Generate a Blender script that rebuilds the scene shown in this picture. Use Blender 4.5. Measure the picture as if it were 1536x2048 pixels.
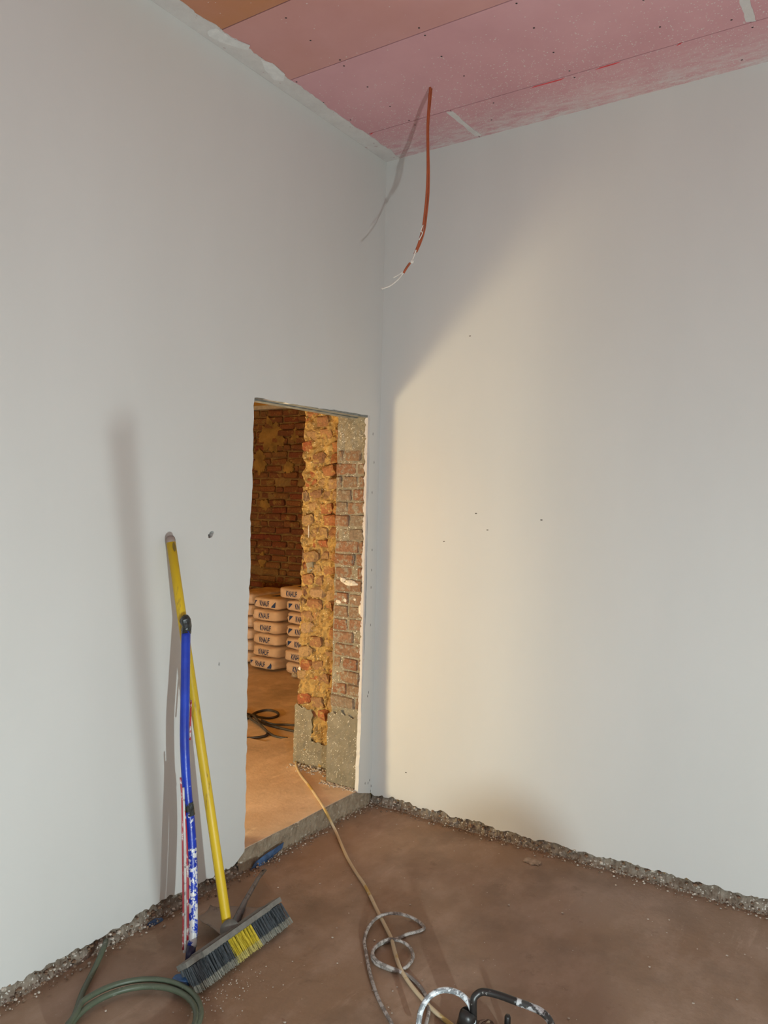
import bpy, bmesh, math, random
from mathutils import Vector, Matrix, noise
from mathutils.bvhtree import BVHTree
random.seed(7)
SC = bpy.context.scene
COL = SC.collection
for o in list(bpy.data.objects): bpy.data.objects.remove(o)

# ------------------------------------------------------------------ camera
FPX = 1558.0                       # focal length in pixels of the 1536x2048 frame
CAM = Vector((2.2984, -3.4247, 1.60))
YAW, PITCH, ROLL = 0.58335, -0.013565, 0.024442
ZC = 3.387                         # ceiling height
Fv = Vector((-math.sin(YAW)*math.cos(PITCH), math.cos(YAW)*math.cos(PITCH), math.sin(PITCH)))
Rv = Vector((math.cos(YAW), math.sin(YAW), 0)); Uv = Rv.cross(Fv)
Rv, Uv = Rv*math.cos(ROLL)+Uv*math.sin(ROLL), -Rv*math.sin(ROLL)+Uv*math.cos(ROLL)
cd = bpy.data.cameras.new('camera'); cam = bpy.data.objects.new('camera', cd); COL.objects.link(cam)
cd.sensor_fit = 'VERTICAL'; cd.sensor_height = 36.0; cd.lens = 36.0*FPX/2048.0
cd.clip_start = 0.05
M = Matrix((Rv, Uv, -Fv)).transposed().to_4x4(); M.translation = CAM
cam.matrix_world = M
SC.camera = cam

# ------------------------------------------------------------------ light and exposure
SC.view_settings.view_transform = 'Standard'; SC.view_settings.look = 'None'
SC.view_settings.gamma = 1; SC.view_settings.use_curve_mapping = False
SC.view_settings.exposure = 0.0
w = bpy.data.worlds.new('world'); SC.world = w; w.use_nodes = True
w.node_tree.nodes['Background'].inputs[0].default_value = (0.75, 0.85, 1.0, 1)
w.node_tree.nodes['Background'].inputs[1].default_value = 0.3
LAMP = Vector((2.585, -2.79, 0.42))        # small work lamp standing on the floor, right of the frame
WARM = Vector((-1.50, -1.90, 0.50))        # warm globe lamp in the next room, behind the wall
LAMP_W, WARM_W, WINDOW_W = 170.0, 182.0, 19.0
ld = bpy.data.lights.new('window_daylight', 'AREA'); ld.shape = 'RECTANGLE'; ld.size = 1.6; ld.size_y = 1.8
ld.energy = WINDOW_W; ld.color = (0.93, 0.97, 1.0)
lo = bpy.data.objects.new('window_daylight', ld); COL.objects.link(lo)
lo.location = (2.4, -5.66, 1.75); lo.rotation_euler = (math.radians(90), 0, 0)

# ------------------------------------------------------------------ helpers
def px(x, y, ax, v):
    """photo pixel -> point where its ray meets the plane axis==v"""
    d = Fv + Rv*((x-768)/FPX) - Uv*((y-1024)/FPX)
    t = (v-CAM[ax])/d[ax]
    return CAM + d*t

def put(name, verts, faces, mat, parent=None, smooth=False, kind=None):
    org = Vector((0, 0, 0))
    if parent is not None:
        p = parent
        while p is not None: org = org + p.location; p = p.parent
    me = bpy.data.meshes.new(name)
    me.from_pydata([tuple(Vector(v)-org) for v in verts], [], faces); me.update()
    if smooth:
        for f in me.polygons: f.use_smooth = True
    if mat: me.materials.append(mat)
    o = bpy.data.objects.new(name, me); COL.objects.link(o)
    if parent is not None: o.parent = parent
    if kind: o['kind'] = kind
    return o

def empty(name, loc, label, cat, group=None):
    o = bpy.data.objects.new(name, None); COL.objects.link(o); o.location = loc
    o.empty_display_size = .05
    tag(o, label, cat, group); return o

def tag(o, label, cat, group=None):
    o['label'] = label; o['category'] = cat
    if group: o['group'] = group
    return o

class MB:
    def __init__(s): s.v = []; s.f = []
    def add(s, v, f):
        n = len(s.v); s.v += [Vector(a) for a in v]; s.f += [tuple(i+n for i in q) for q in f]; return s
    def box(s, a, b):
        x0, y0, z0 = a; x1, y1, z1 = b
        v = [(x0,y0,z0),(x1,y0,z0),(x1,y1,z0),(x0,y1,z0),(x0,y0,z1),(x1,y0,z1),(x1,y1,z1),(x0,y1,z1)]
        return s.add(v, [(0,3,2,1),(4,5,6,7),(0,1,5,4),(1,2,6,5),(2,3,7,6),(3,0,4,7)])
    def obox(s, c, ax, ay, az):
        c = Vector(c); v = []
        for k in (-1, 1):
            for i, j in ((-1,-1),(1,-1),(1,1),(-1,1)): v.append(c+Vector(ax)*i+Vector(ay)*j+Vector(az)*k)
        return s.add(v, [(0,3,2,1),(4,5,6,7),(0,1,5,4),(1,2,6,5),(2,3,7,6),(3,0,4,7)])
    def tube(s, pts, r, n=10, cap=True):
        pts = [Vector(p) for p in pts]; m = len(pts)
        rad = r if isinstance(r, (list, tuple)) else [r]*m
        T = [(pts[min(i+1, m-1)]-pts[max(i-1, 0)]).normalized() for i in range(m)]
        N = T[0].orthogonal().normalized(); v = []; f = []
        for i in range(m):
            N = (N - T[i]*N.dot(T[i])).normalized(); B = T[i].cross(N)
            for k in range(n):
                a = 2*math.pi*k/n; v.append(pts[i]+(N*math.cos(a)+B*math.sin(a))*rad[i])
        for i in range(m-1):
            for k in range(n):
                k2 = (k+1) % n; f.append((i*n+k, i*n+k2, (i+1)*n+k2, (i+1)*n+k))
        if cap: f.append(tuple(range(n-1, -1, -1))); f.append(tuple((m-1)*n+k for k in range(n)))
        return s.add(v, f)
    def stone(s, c, r, rnd, flat=.7):
        b = []
        for i in range(2):
            for k in range(5):
                a = 2*math.pi*(k+.5*i)/5
                q = r*rnd.uniform(.7, 1.2)
                b.append(Vector((math.cos(a)*q, math.sin(a)*q, (-.35 if i == 0 else .35)*r*flat*2*rnd.uniform(.6, 1.1))))
        v = b+[Vector((0, 0, -r*flat)), Vector((rnd.uniform(-.3, .3)*r, 0, r*flat))]
        M3 = Matrix.Rotation(rnd.uniform(0, 6.3), 3, 'Z')
        f = [(10, (k+1) % 5, k) for k in range(5)]+[(11, 5+k, 5+(k+1) % 5) for k in range(5)]
        for k in range(5): f += [(k, (k+1) % 5, 5+k), ((k+1) % 5, 5+(k+1) % 5, 5+k)]
        return s.add([Vector(c)+M3 @ a for a in v], f)
    def build(s, name, mat, parent=None, smooth=False, kind=None):
        return put(name, s.v, s.f, mat, parent, smooth, kind)

def catmull(p, n=8):
    p = [Vector(a) for a in p]; out = []
    for i in range(len(p)-1):
        a = p[i-1] if i else p[0]*2-p[1]; b = p[i]; c = p[i+1]; d = p[i+2] if i+2 < len(p) else p[-1]*2-p[-2]
        for k in range(n):
            t = k/n
            out.append(.5*((2*b)+(c-a)*t+(2*a-5*b+4*c-d)*t*t+(3*b-a-3*c+d)*t**3))
    out.append(p[-1]); return out

def n3(*a): return noise.noise(Vector(a))

def sheet(name, loops, ax, a0, a1, mat, parent=None, kind=None):
    """flat slab with a ragged outline: loops of 2-D points; ax = axis of thickness, from a0 (front) to a1"""
    bm = bmesh.new(); edges = []; fl = []
    def P(p, a): return (a, p[0], p[1]) if ax == 0 else ((p[0], a, p[1]) if ax == 1 else (p[0], p[1], a))
    for lp in loops:
        vs = [bm.verts.new(P(p, a0)) for p in lp]
        es = [bm.edges.new((vs[i], vs[(i+1) % len(vs)])) for i in range(len(vs))]
        edges += es; fl.append(vs)
    bmesh.ops.triangle_fill(bm, edges=edges, use_beauty=True)
    front = list(bm.faces)
    for vs in fl:
        bk = [bm.verts.new(P((v.co.y, v.co.z) if ax == 0 else ((v.co.x, v.co.z) if ax == 1 else (v.co.x, v.co.y)), a1)) for v in vs]
        for i in range(len(vs)):
            j = (i+1) % len(vs); bm.faces.new((vs[i], vs[j], bk[j], bk[i]))
    bmesh.ops.recalc_face_normals(bm, faces=bm.faces)
    want = Vector((0, 0, 0)); want[ax] = 1 if a0 > a1 else -1
    for f in front:
        if f.normal.dot(want) < 0:
            bmesh.ops.reverse_faces(bm, faces=bm.faces); break
    bm.verts.index_update()
    v = [x.co.copy() for x in bm.verts]; f = [[q.index for q in x.verts] for x in bm.faces]
    bm.free()
    return put(name, v, f, mat, parent, False, kind)

def ragged(a, b, step, amp, seed, fine=.35):
    """points from a to b (excluded) with sideways noise"""
    a = Vector(a); b = Vector(b); d = b-a; L = d.length; n = max(2, int(L/step)); N = Vector((-d.y, d.x))/L
    out = []
    for i in range(n):
        t = i/n; s = t*L
        k = n3(s*14, seed*7.3, .5)*amp + n3(s*55, seed*3.1, 1.5)*amp*fine + n3(s*4, seed, 2.5)*amp*.8
        if i == 0: k = 0
        out.append(a+d*t+N*k)
    return [tuple(p) for p in out]

# ------------------------------------------------------------------ materials
def nodes(name):
    m = bpy.data.materials.new(name); m.use_nodes = True
    nt = m.node_tree; b = nt.nodes['Principled BSDF']
    return m, nt, b
def ramp(nt, fac, stops):
    r = nt.nodes.new('ShaderNodeValToRGB'); e = r.color_ramp.elements
    while len(e) < len(stops): e.new(.5)
    for i, (p, c) in enumerate(stops): e[i].position = p; e[i].color = (*c, 1) if len(c) == 3 else c
    nt.links.new(fac, r.inputs[0]); return r.outputs[0]
def tex(nt, kind, scale, vec, detail=4, rough=.55):
    t = nt.nodes.new({'noise': 'ShaderNodeTexNoise', 'vor': 'ShaderNodeTexVoronoi'}[kind])
    t.inputs['Scale'].default_value = scale
    if kind == 'noise': t.inputs['Detail'].default_value = detail; t.inputs['Roughness'].default_value = rough
    nt.links.new(vec, t.inputs['Vector'])
    return t.outputs['Fac'] if kind == 'noise' else t.outputs['Distance']
def pos(nt): return nt.nodes.new('ShaderNodeNewGeometry').outputs['Position']
def mapped(nt, v, s):
    m = nt.nodes.new('ShaderNodeMapping'); m.inputs['Scale'].default_value = s; nt.links.new(v, m.inputs[0]); return m.outputs[0]
def mix(nt, fac, a, b):
    m = nt.nodes.new('ShaderNodeMix'); m.data_type = 'RGBA'
    for s, v in ((0, fac), (6, a), (7, b)):
        if isinstance(v, (int, float)): m.inputs[s].default_value = v
        elif isinstance(v, tuple): m.inputs[s].default_value = (*v, 1)
        else: nt.links.new(v, m.inputs[s])
    return m.outputs[2]
def math_(nt, op, a, b):
    m = nt.nodes.new('ShaderNodeMath'); m.operation = op
    for i, v in enumerate((a, b)):
        if isinstance(v, (int, float)): m.inputs[i].default_value = v
        else: nt.links.new(v, m.inputs[i])
    return m.outputs[0]
def maprange(nt, v, a, b, c=0., d=1.):
    m = nt.nodes.new('ShaderNodeMapRange'); nt.links.new(v, m.inputs[0])
    for i, k in enumerate((a, b, c, d)): m.inputs[i+1].default_value = k
    return m.outputs[0]
def bump(nt, b, h, strength, dist=.01):
    n = nt.nodes.new('ShaderNodeBump'); n.inputs['Strength'].default_value = strength; n.inputs['Distance'].default_value = dist
    nt.links.new(h, n.inputs['Height']); nt.links.new(n.outputs[0], b.inputs['Normal'])
def setc(nt, b, c): 
    if isinstance(c, tuple): b.inputs['Base Color'].default_value = (*c, 1)
    else: nt.links.new(c, b.inputs['Base Color'])

def simple(name, c, rough=.6, metal=0., var=.15, scale=30, bmp=0., emit=None):
    m, nt, b = nodes(name); p = pos(nt); f = tex(nt, 'noise', scale, p)
    lo = tuple(x*(1-var) for x in c); hi = tuple(min(1, x*(1+var)) for x in c)
    setc(nt, b, ramp(nt, f, [(.3, lo), (.7, hi)]))
    b.inputs['Roughness'].default_value = rough; b.inputs['Metallic'].default_value = metal
    if bmp: bump(nt, b, f, bmp)
    if emit: b.inputs['Emission Color'].default_value = (*emit[0], 1); b.inputs['Emission Strength'].default_value = emit[1]
    return m

def smeared(name, base, smear, thr, scale=40, stretch=(1, 1, 1), rough=.5, width=.06):
    """base colour with patches of a second colour stuck on it"""
    m, nt, b = nodes(name); p = mapped(nt, pos(nt), stretch)
    f = tex(nt, 'noise', scale, p, 6, .65)
    k = ramp(nt, f, [(thr, (0, 0, 0)), (thr+width, (1, 1, 1))])
    g = tex(nt, 'noise', scale*.3, p)
    bb = ramp(nt, g, [(.3, tuple(x*.85 for x in base)), (.7, tuple(min(1, x*1.15) for x in base))])
    setc(nt, b, mix(nt, k, bb, smear)); b.inputs['Roughness'].default_value = rough
    bump(nt, b, f, .3, .003)
    return m

def plaster_mat():
    m, nt, b = nodes('smooth_plaster'); p = pos(nt)
    f = tex(nt, 'noise', 1.3, mapped(nt, p, (1, 1, .35)), 5, .5)
    g = tex(nt, 'noise', 60, p, 3)
    c = ramp(nt, f, [(.3, (.595, .585, .56)), (.7, (.645, .637, .615))])
    sp = ramp(nt, tex(nt, 'vor', 9, p), [(.0, (1, 1, 1)), (.012, (1, 1, 1)), (.02, (0, 0, 0))])
    dm = ramp(nt, tex(nt, 'noise', 3.1, p, 1), [(.60, (0, 0, 0)), (.64, (1, 1, 1))])
    fac = math_(nt, 'MULTIPLY', sp, dm)
    fac = math_(nt, 'MULTIPLY', fac, .5)
    setc(nt, b, mix(nt, fac, c, (.25, .22, .2)))
    b.inputs['Roughness'].default_value = .78
    h = math_(nt, 'ADD', tex(nt, 'noise', 7, p, 6, .6), math_(nt, 'MULTIPLY', tex(nt, 'noise', 4.5, mapped(nt, p, (1, 1, .12)), 2, .4), 1.6))
    bump(nt, b, h, .12, .01)
    return m

def floor_mat(name, a, b_, c_, sc=1.0):
    m, nt, b = nodes(name); p = pos(nt)
    f = tex(nt, 'noise', 1.1*sc, p, 8, .6)
    c = ramp(nt, f, [(.3, a), (.5, b_), (.7, c_)])
    d = ramp(nt, tex(nt, 'noise', 5.5, mapped(nt, p, (1, .55, 1)), 8, .7), [(.46, (0, 0, 0)), (.75, (.75, .75, .75))])
    c = mix(nt, d, c, tuple(min(1, x*1.3+.02) for x in c_))
    sc_ = ramp(nt, tex(nt, 'noise', 11, mapped(nt, p, (1.0, .18, 1)), 8, .75), [(.60, (0, 0, 0)), (.70, (.5, .5, .5))])
    c = mix(nt, sc_, c, tuple(min(1, x*1.45+.02) for x in c_))
    du = ramp(nt, tex(nt, 'noise', 2.6, p, 6, .6), [(.50, (0, 0, 0)), (.68, (.7, .7, .7))])
    c = mix(nt, du, c, tuple(x*.62 for x in b_))
    k = ramp(nt, tex(nt, 'noise', 9, p, 7, .72), [(.60, (0, 0, 0)), (.72, (.5, .5, .5))])
    c = mix(nt, k, c, tuple(x*.5 for x in a))
    sp = ramp(nt, tex(nt, 'vor', 38, p), [(0, (1, 1, 1)), (.045, (1, 1, 1)), (.06, (0, 0, 0))])
    ms = ramp(nt, tex(nt, 'noise', 4, p, 3), [(.5, (0, 0, 0)), (.62, (.8, .8, .8))])
    c = mix(nt, math_(nt, 'MULTIPLY', sp, ms), c, (.55, .45, .38))
    setc(nt, b, c)
    b.inputs['Roughness'].default_value = .62
    bump(nt, b, tex(nt, 'noise', 22, p, 7, .65), .3, .008)
    return m

def board_mat(name, stain):
    m, nt, b = nodes(name); p = pos(nt)
    f = tex(nt, 'noise', 2.2, p, 6, .6)
    c = ramp(nt, f, [(.3, (.52, .265, .285)), (.7, (.60, .325, .345))])
    sx = nt.nodes.new('ShaderNodeSeparateXYZ'); nt.links.new(p, sx.inputs[0])
    if stain:
        g = tex(nt, 'noise', 1.6, p, 4)
        k = ramp(nt, g, [(.25, (stain, stain, stain)), (.8, (stain*.45,)*3)])
        c = mix(nt, k, c, (.42, .16, .035))
    # splashed plaster drops, thicker along the finished wall
    dens = maprange(nt, sx.outputs[1], -.85, -.02, .0, 1.0)
    v = nt.nodes.new('ShaderNodeTexVoronoi'); v.inputs['Scale'].default_value = 130; nt.links.new(p, v.inputs['Vector'])
    rnd = nt.nodes.new('ShaderNodeSeparateColor'); nt.links.new(v.outputs['Color'], rnd.inputs[0])
    size = math_(nt, 'MULTIPLY', rnd.outputs[0], .42)
    drop = math_(nt, 'LESS_THAN', v.outputs['Distance'], size)
    cl = tex(nt, 'noise', 7, p, 5, .7)
    amt = math_(nt, 'ADD', math_(nt, 'MULTIPLY', math_(nt, 'POWER', dens, 1.3), 1.0), math_(nt, 'MULTIPLY', math_(nt, 'SUBTRACT', cl, .5), .5))
    on = math_(nt, 'LESS_THAN', rnd.outputs[1], amt)
    k = math_(nt, 'MULTIPLY', math_(nt, 'MULTIPLY', drop, on), .8)
    c = mix(nt, k, c, (.62, .55, .54))
    # thin film of skimmed plaster next to the wall
    e = maprange(nt, sx.outputs[1], -.33, -.02, 0., 1.)
    film = math_(nt, 'MULTIPLY', math_(nt, 'POWER', e, 1.6), maprange(nt, tex(nt, 'noise', 26, mapped(nt, p, (.35, 1, 1)), 8, .8), .42, .60, .12, 1.))
    c = mix(nt, film, c, (.62, .56, .555))
    setc(nt, b, c); b.inputs['Roughness'].default_value = .8
    return m

def brick_mat(name, cols, smear, thr, scale=28):
    m, nt, b = nodes(name); p = pos(nt)
    oi = nt.nodes.new('ShaderNodeObjectInfo')
    n = len(cols); c = ramp(nt, oi.outputs['Random'], [(i/(n-1), k) for i, k in enumerate(cols)])
    f = tex(nt, 'noise', scale, p, 7, .7)
    k = ramp(nt, f, [(thr, (0, 0, 0)), (thr+.10, (1, 1, 1))])
    c = mix(nt, k, c, smear)
    g = ramp(nt, tex(nt, 'noise', 80, p, 5), [(.3, (.6, .6, .6)), (.7, (1, 1, 1))])
    mm = nt.nodes.new('ShaderNodeMix'); mm.data_type = 'RGBA'; mm.blend_type = 'MULTIPLY'; mm.inputs[0].default_value = 1
    nt.links.new(c, mm.inputs[6]); nt.links.new(g, mm.inputs[7])
    setc(nt, b, mm.outputs[2]); b.inputs['Roughness'].default_value = .9
    bump(nt, b, tex(nt, 'noise', 60, p, 6, .7), .7, .01)
    return m

def speckled(name, base, var, spk, amount, scale=70, big=9):
    m, nt, b = nodes(name); p = pos(nt)
    f = tex(nt, 'noise', big, p, 7, .7)
    c = ramp(nt, f, [(.3, base), (.7, var)])
    wn = nt.nodes.new('ShaderNodeTexNoise'); wn.inputs['Scale'].default_value = scale*.8; nt.links.new(p, wn.inputs['Vector'])
    wv = nt.nodes.new('ShaderNodeVectorMath'); wv.operation = 'MULTIPLY_ADD'; wv.inputs[1].default_value = (1.6/scale,)*3
    nt.links.new(wn.outputs['Color'], wv.inputs[0]); nt.links.new(p, wv.inputs[2])
    v = nt.nodes.new('ShaderNodeTexVoronoi'); v.inputs['Scale'].default_value = scale; nt.links.new(wv.outputs[0], v.inputs['Vector'])
    r = nt.nodes.new('ShaderNodeSeparateColor'); nt.links.new(v.outputs['Color'], r.inputs[0])
    d = math_(nt, 'LESS_THAN', v.outputs['Distance'], math_(nt, 'MULTIPLY', r.outputs[0], .45))
    cl = tex(nt, 'noise', 6, p, 4)
    on = math_(nt, 'LESS_THAN', r.outputs[1], math_(nt, 'MULTIPLY', cl, amount))
    setc(nt, b, mix(nt, math_(nt, 'MULTIPLY', d, on), c, spk)); b.inputs['Roughness'].default_value = .9
    bump(nt, b, tex(nt, 'noise', 45, p, 7, .7), .6, .008)
    return m

PL = plaster_mat()
PINK0, PINK1, PINK2 = board_mat('pink_board', 0.), board_mat('pink_board_tinted', .38), board_mat('orange_stained_board', .95)
FLOOR = floor_mat('brown_screed', (.25, .14, .075), (.29, .185, .118), (.315, .215, .155))
FLOOR2 = floor_mat('dusty_screed', (.56, .39, .26), (.66, .49, .345), (.72, .56, .42), 1.6)
OCHRE = speckled('ochre_loam_mortar', (.22, .12, .035), (.52, .35, .115), (.62, .5, .3), .6, 120, 14)
BR_O = brick_mat('loam_smeared_brick', [(.36, .10, .035), (.42, .19, .07), (.30, .15, .07), (.45, .29, .13), (.40, .13, .04), (.44, .31, .17)], (.50, .33, .11), .53, 34)
GREYM = speckled('grey_cement_mortar', (.20, .17, .115), (.32, .28, .20), (.74, .70, .62), .85, 150)
BR_G = brick_mat('cement_splashed_brick', [(.30, .125, .06), (.30, .19, .11), (.33, .15, .075), (.28, .21, .14)], (.36, .32, .24), .50, 45)
CEM = speckled('grey_cement_render', (.15, .13, .09), (.27, .24, .175), (.70, .66, .58), .6, 170)
BR_D = brick_mat('old_red_brick', [(.24, .065, .03), (.27, .11, .04), (.20, .07, .035), (.30, .16, .055), (.22, .055, .03)], (.36, .22, .07), .54, 14)
DARKM = speckled('old_lime_mortar', (.19, .11, .045), (.30, .19, .07), (.35, .25, .12), .25, 30)
FILL = speckled('white_filler', (.56, .52, .505), (.66, .63, .61), (.50, .40, .39), .12, 60)
RUB = speckled('crumbled_plaster_base', (.10, .055, .03), (.36, .31, .25), (.62, .58, .52), 1.0, 110, 26)
STEP = speckled('step_concrete', (.20, .145, .095), (.37, .30, .215), (.42, .37, .3), .5, 80, 14)
HOLE_SHADE = simple('painted_hole_shade', (.02, .018, .016), .9)  # near-black colour standing in for the shade inside holes
CRUMB = simple('plaster_crumbs', (.50, .44, .37), .9, var=.45, scale=90)
CRUMBD = simple('brick_crumbs', (.22, .14, .09), .9, var=.5, scale=90)

# ------------------------------------------------------------------ structure: the room
X1, Y0 = 4.6, -5.6
ZS = 0.0907                                         # floor of the next room
DL, DR, DT = -0.963, -0.098, 2.028                  # door opening in the left wall (y, y, z)
TH = -0.545                                         # rear face of the thick wall

def grid_floor(name, x0, y0, x1, y1, z, n, amp, mat):
    v = []; f = []
    for j in range(n+1):
        for i in range(n+1):
            x = x0+(x1-x0)*i/n; y = y0+(y1-y0)*j/n
            v.append((x, y, z+n3(x*2.3, y*2.3, 3)*amp+n3(x*9, y*9, 7)*amp*.4))
    for j in range(n):
        for i in range(n):
            a = j*(n+1)+i; f.append((a, a+1, a+n+2, a+n+1))
    o = put(name, v, f, mat, None, True, 'structure'); return o
floor = grid_floor('floor', -.03, Y0, X1, .03, -.003, 120, .003, FLOOR)

# left wall: plaster skin with ragged edges around the door opening and above the floor
out = []
out += ragged((Y0, .04), (DL-.06, .048), .010, .013, 1, .9)
out += ragged((DL-.06, .05), (DL, .085), .012, .006, 2)
out += ragged((DL, .09), (DL-.006, 1.2), .017, .0085, 3, .5)
out += ragged((DL-.006, 1.2), (DL, DT), .017, .0085, 4, .5)
out += ragged((DL, DT), (DR, DT+.014), .016, .004, 5, .6)
out += ragged((DR, DT+.014), (DR+.01, 1.0), .017, .005, 6, .6)
out += ragged((DR+.01, 1.0), (DR-.024, .085), .017, .006, 8, .6)
out += ragged((DR-.024, .085), (0, .05), .012, .004, 9)
out += [(0, .05), (0, ZC), (Y0, ZC)]
hole_c = px(422, 1069, 0, 0)
hole = []
for k in range(16):
    a = 2*math.pi*k/16; e = Vector((math.cos(a)*.017, math.sin(a)*.0105)); 
    q = Vector((e.x*.85-e.y*.5, e.x*.65+e.y*.9))*(1+.35*n3(k*.9, 3, 1))
    hole.append((hole_c.y+q.x, hole_c.z+q.y))
wall_left = sheet('wall_left', [out, hole], 0, 0, -.022, PL, None, 'structure')
mb = MB()
mb.box((-.22, -3.6, 0), (-.03, DL+.004, ZC)).box((-.125, DL+.004, DT+.05), (-.03, .7, ZC)).box((TH, DL+.004, 2.62), (-.125, .7, ZC)).box((-.205, DR+.012, 0), (-.022, .7, DT+.05)).box((TH, .055, 0), (-.2, .7, 2.62)).box((-.205, DR+.012, DT+.05), (-.125, .7, 2.62))
mb.box((-.22, Y0, 0), (-.03, -3.6, ZC)).build('masonry', DARKM, wall_left)
mb = MB(); mb.box((-.032, hole_c.y-.03, hole_c.z-.03), (-.0225, hole_c.y+.03, hole_c.z+.03)); mb.build('dowel_hole_shade', HOLE_SHADE, wall_left)  # near-black plate behind the opening paints in its depth shade

# back wall
bt = ragged((0, .046), (X1, .056), .010, .011, 21, .9)
wall_back = sheet('wall_back', [bt+[(X1, .056), (X1, ZC), (0, ZC)]], 1, 0, .022, PL, None, 'structure')
MB().box((0, .022, 0), (X1, .2, ZC)).build('masonry', DARKM, wall_back)
# remaining walls of the room, one with the window
MB().box((X1, Y0, 0), (X1+.1, .2, ZC)).build('wall_right', PL, None, False, 'structure')
WX0, WX1, WZ0, WZ1 = 1.6, 3.2, .85, 2.65
MB().box((-.5, Y0-.2, 0), (WX0, Y0, ZC)).box((WX1, Y0-.2, 0), (X1+.1, Y0, ZC)).box((WX0, Y0-.2, 0), (WX1, Y0, WZ0)).box((WX0, Y0-.2, WZ1), (WX1, Y0, ZC)).build('wall_front', PL, None, False, 'structure')
FR = simple('white_window_frame', (.75, .75, .74), .4)
win = MB().box((WX0, Y0-.16, WZ0), (WX0+.06, Y0-.1, WZ1)).box((WX1-.06, Y0-.16, WZ0), (WX1, Y0-.1, WZ1)).box((WX0+.06, Y0-.16, WZ0), (WX1-.06, Y0-.1, WZ0+.06)).box((WX0+.06, Y0-.16, WZ1-.06), (WX1-.06, Y0-.1, WZ1)).build('window_1', FR, None, False, 'structure')

# step up to the next room and rubble bands where the plaster stops short of the floor
def band(name, p0, p1, h, depth_in, axis, mat, seed, amp, foot=.0):
    """rough strip from p0 to p1 along a wall; axis 0 = left wall (runs in y), 1 = back wall (runs in x)"""
    L = abs(p1-p0); n = int(L/.008); m = 8; v = []; f = []
    for i in range(n+1):
        s = p0+(p1-p0)*i/n
        for j in range(m+1):
            z = -.006+(h+.006)*j/m
            k = n3(s*16, z*20, seed)*amp+n3(s*48, z*60, seed+4)*amp*1.1+n3(s*120, z*120, seed+4)*amp*.5-depth_in+foot*(1-j/m)**2
            v.append((k, s, z) if axis == 0 else (s, -k, z))
    for i in range(n):
        for j in range(m):
            a = i*(m+1)+j; q = (a, a+m+1, a+m+2, a+1)
            f.append(q if (axis == 0) else q[::-1])
    return put(name, v, f, mat, None, False, 'structure')
band('trim_1', Y0, DL+.004, .098, .030, 0, RUB, 3, .011, .040)
band('trim_2', 0, X1, .098, .030, 1, RUB, 9, .011, .042)
stp = band('trim_3', DL-.035, .0, .0885, .008, 0, STEP, 15, .005, .012)
MB().box((-.2, DR-.01, .0), (-.012, .0, .084)).build('step_core', STEP, stp)
# crumbs lying in front of the rubble bands
rnd = random.Random(3)
c1 = MB(); c2 = MB()
for i in range(2200):
    d = abs(rnd.gauss(0, .022))+.008; r = rnd.choice((.001, .0014, .002, .003, .0045))*rnd.uniform(.7, 1.2)
    if rnd.random() < .5: c = (d+.006, rnd.uniform(-2.5, -.02), r*.3+rnd.uniform(0, .012)*(d < .03))
    else: c = (rnd.uniform(.02, 2.6), -d-.006, r*.3+rnd.uniform(0, .012)*(d < .03))
    (c1 if rnd.random() < .42 else c2).stone(c, r, rnd)
for i in range(260):
    d = rnd.uniform(-.012, .006); r = rnd.uniform(.004, .010); z = rnd.uniform(.006, .045)
    c = (d, rnd.uniform(-2.5, DL-.01), z) if rnd.random() < .5 else (rnd.uniform(.02, 2.6), -d, z)
    (c1 if rnd.random() < .4 else c2).stone(c, r, rnd, .6)
o = c1.build('plaster_crumbs', CRUMB, None, False, 'stuff'); tag(o, 'pale plaster crumbs strewn along the foot of both plastered walls', 'rubble')
o = c2.build('brick_crumbs', CRUMBD, None, False, 'stuff'); tag(o, 'dark brown brick grit strewn along the foot of both plastered walls', 'rubble')
c1 = MB()
for i in range(330):
    x = rnd.uniform(.12, 2.6); y = rnd.uniform(-2.1, -.08); r = rnd.choice((.0008, .001, .0013, .0018, .003))
    c1.stone((x, y, r*.15), r*rnd.uniform(.8, 1.6), rnd, .3)
for i in range(120):      # sweepings left in front of the broom
    a = rnd.gauss(0, .09); c1.stone((.52+rnd.gauss(0, .05), -1.62+a, .001), rnd.choice((.001, .0016, .0025)), rnd, .5)
o = c1.build('floor_flecks', CRUMB, None, False, 'stuff'); tag(o, 'tiny pale plaster flecks scattered over the brown floor', 'debris')

# ceiling: pink boards with open joints, filler and screws
ceiling = MB().box((-.5, Y0-.1, ZC+.0125), (X1+.1, .2, ZC+.12)).build('ceiling', DARKM, None, False, 'structure')
ys = [0.0, -.305, -.875, -1.285, -1.875]
while ys[-1] > Y0: ys.append(max(Y0, ys[-1]-.59))
xj = {0: [0, .545, 3.05, X1], 1: [0, 1.797, X1], 2: [0, 2.6, X1], 3: [0, 1.45, 3.95, X1]}
for k in range(len(ys)-1):
    xs = xj.get(k, [0, 1.8+.4*(k % 2), X1])
    for i in range(len(xs)-1):
        g = .0024
        mat = PINK0 if k < 2 else (PINK1 if k == 2 else (PINK2 if k == 3 else PINK0))
        MB().box((xs[i]+(g if i else 0), ys[k+1]+g, ZC), (xs[i+1]-g, ys[k]-(g if k else 0), ZC+.0125)).build('plasterboard', mat, ceiling)
def filler(pts_px, z=ZC):
    return [tuple(px(x, y, 2, z))[:2] for x, y in pts_px]
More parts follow.
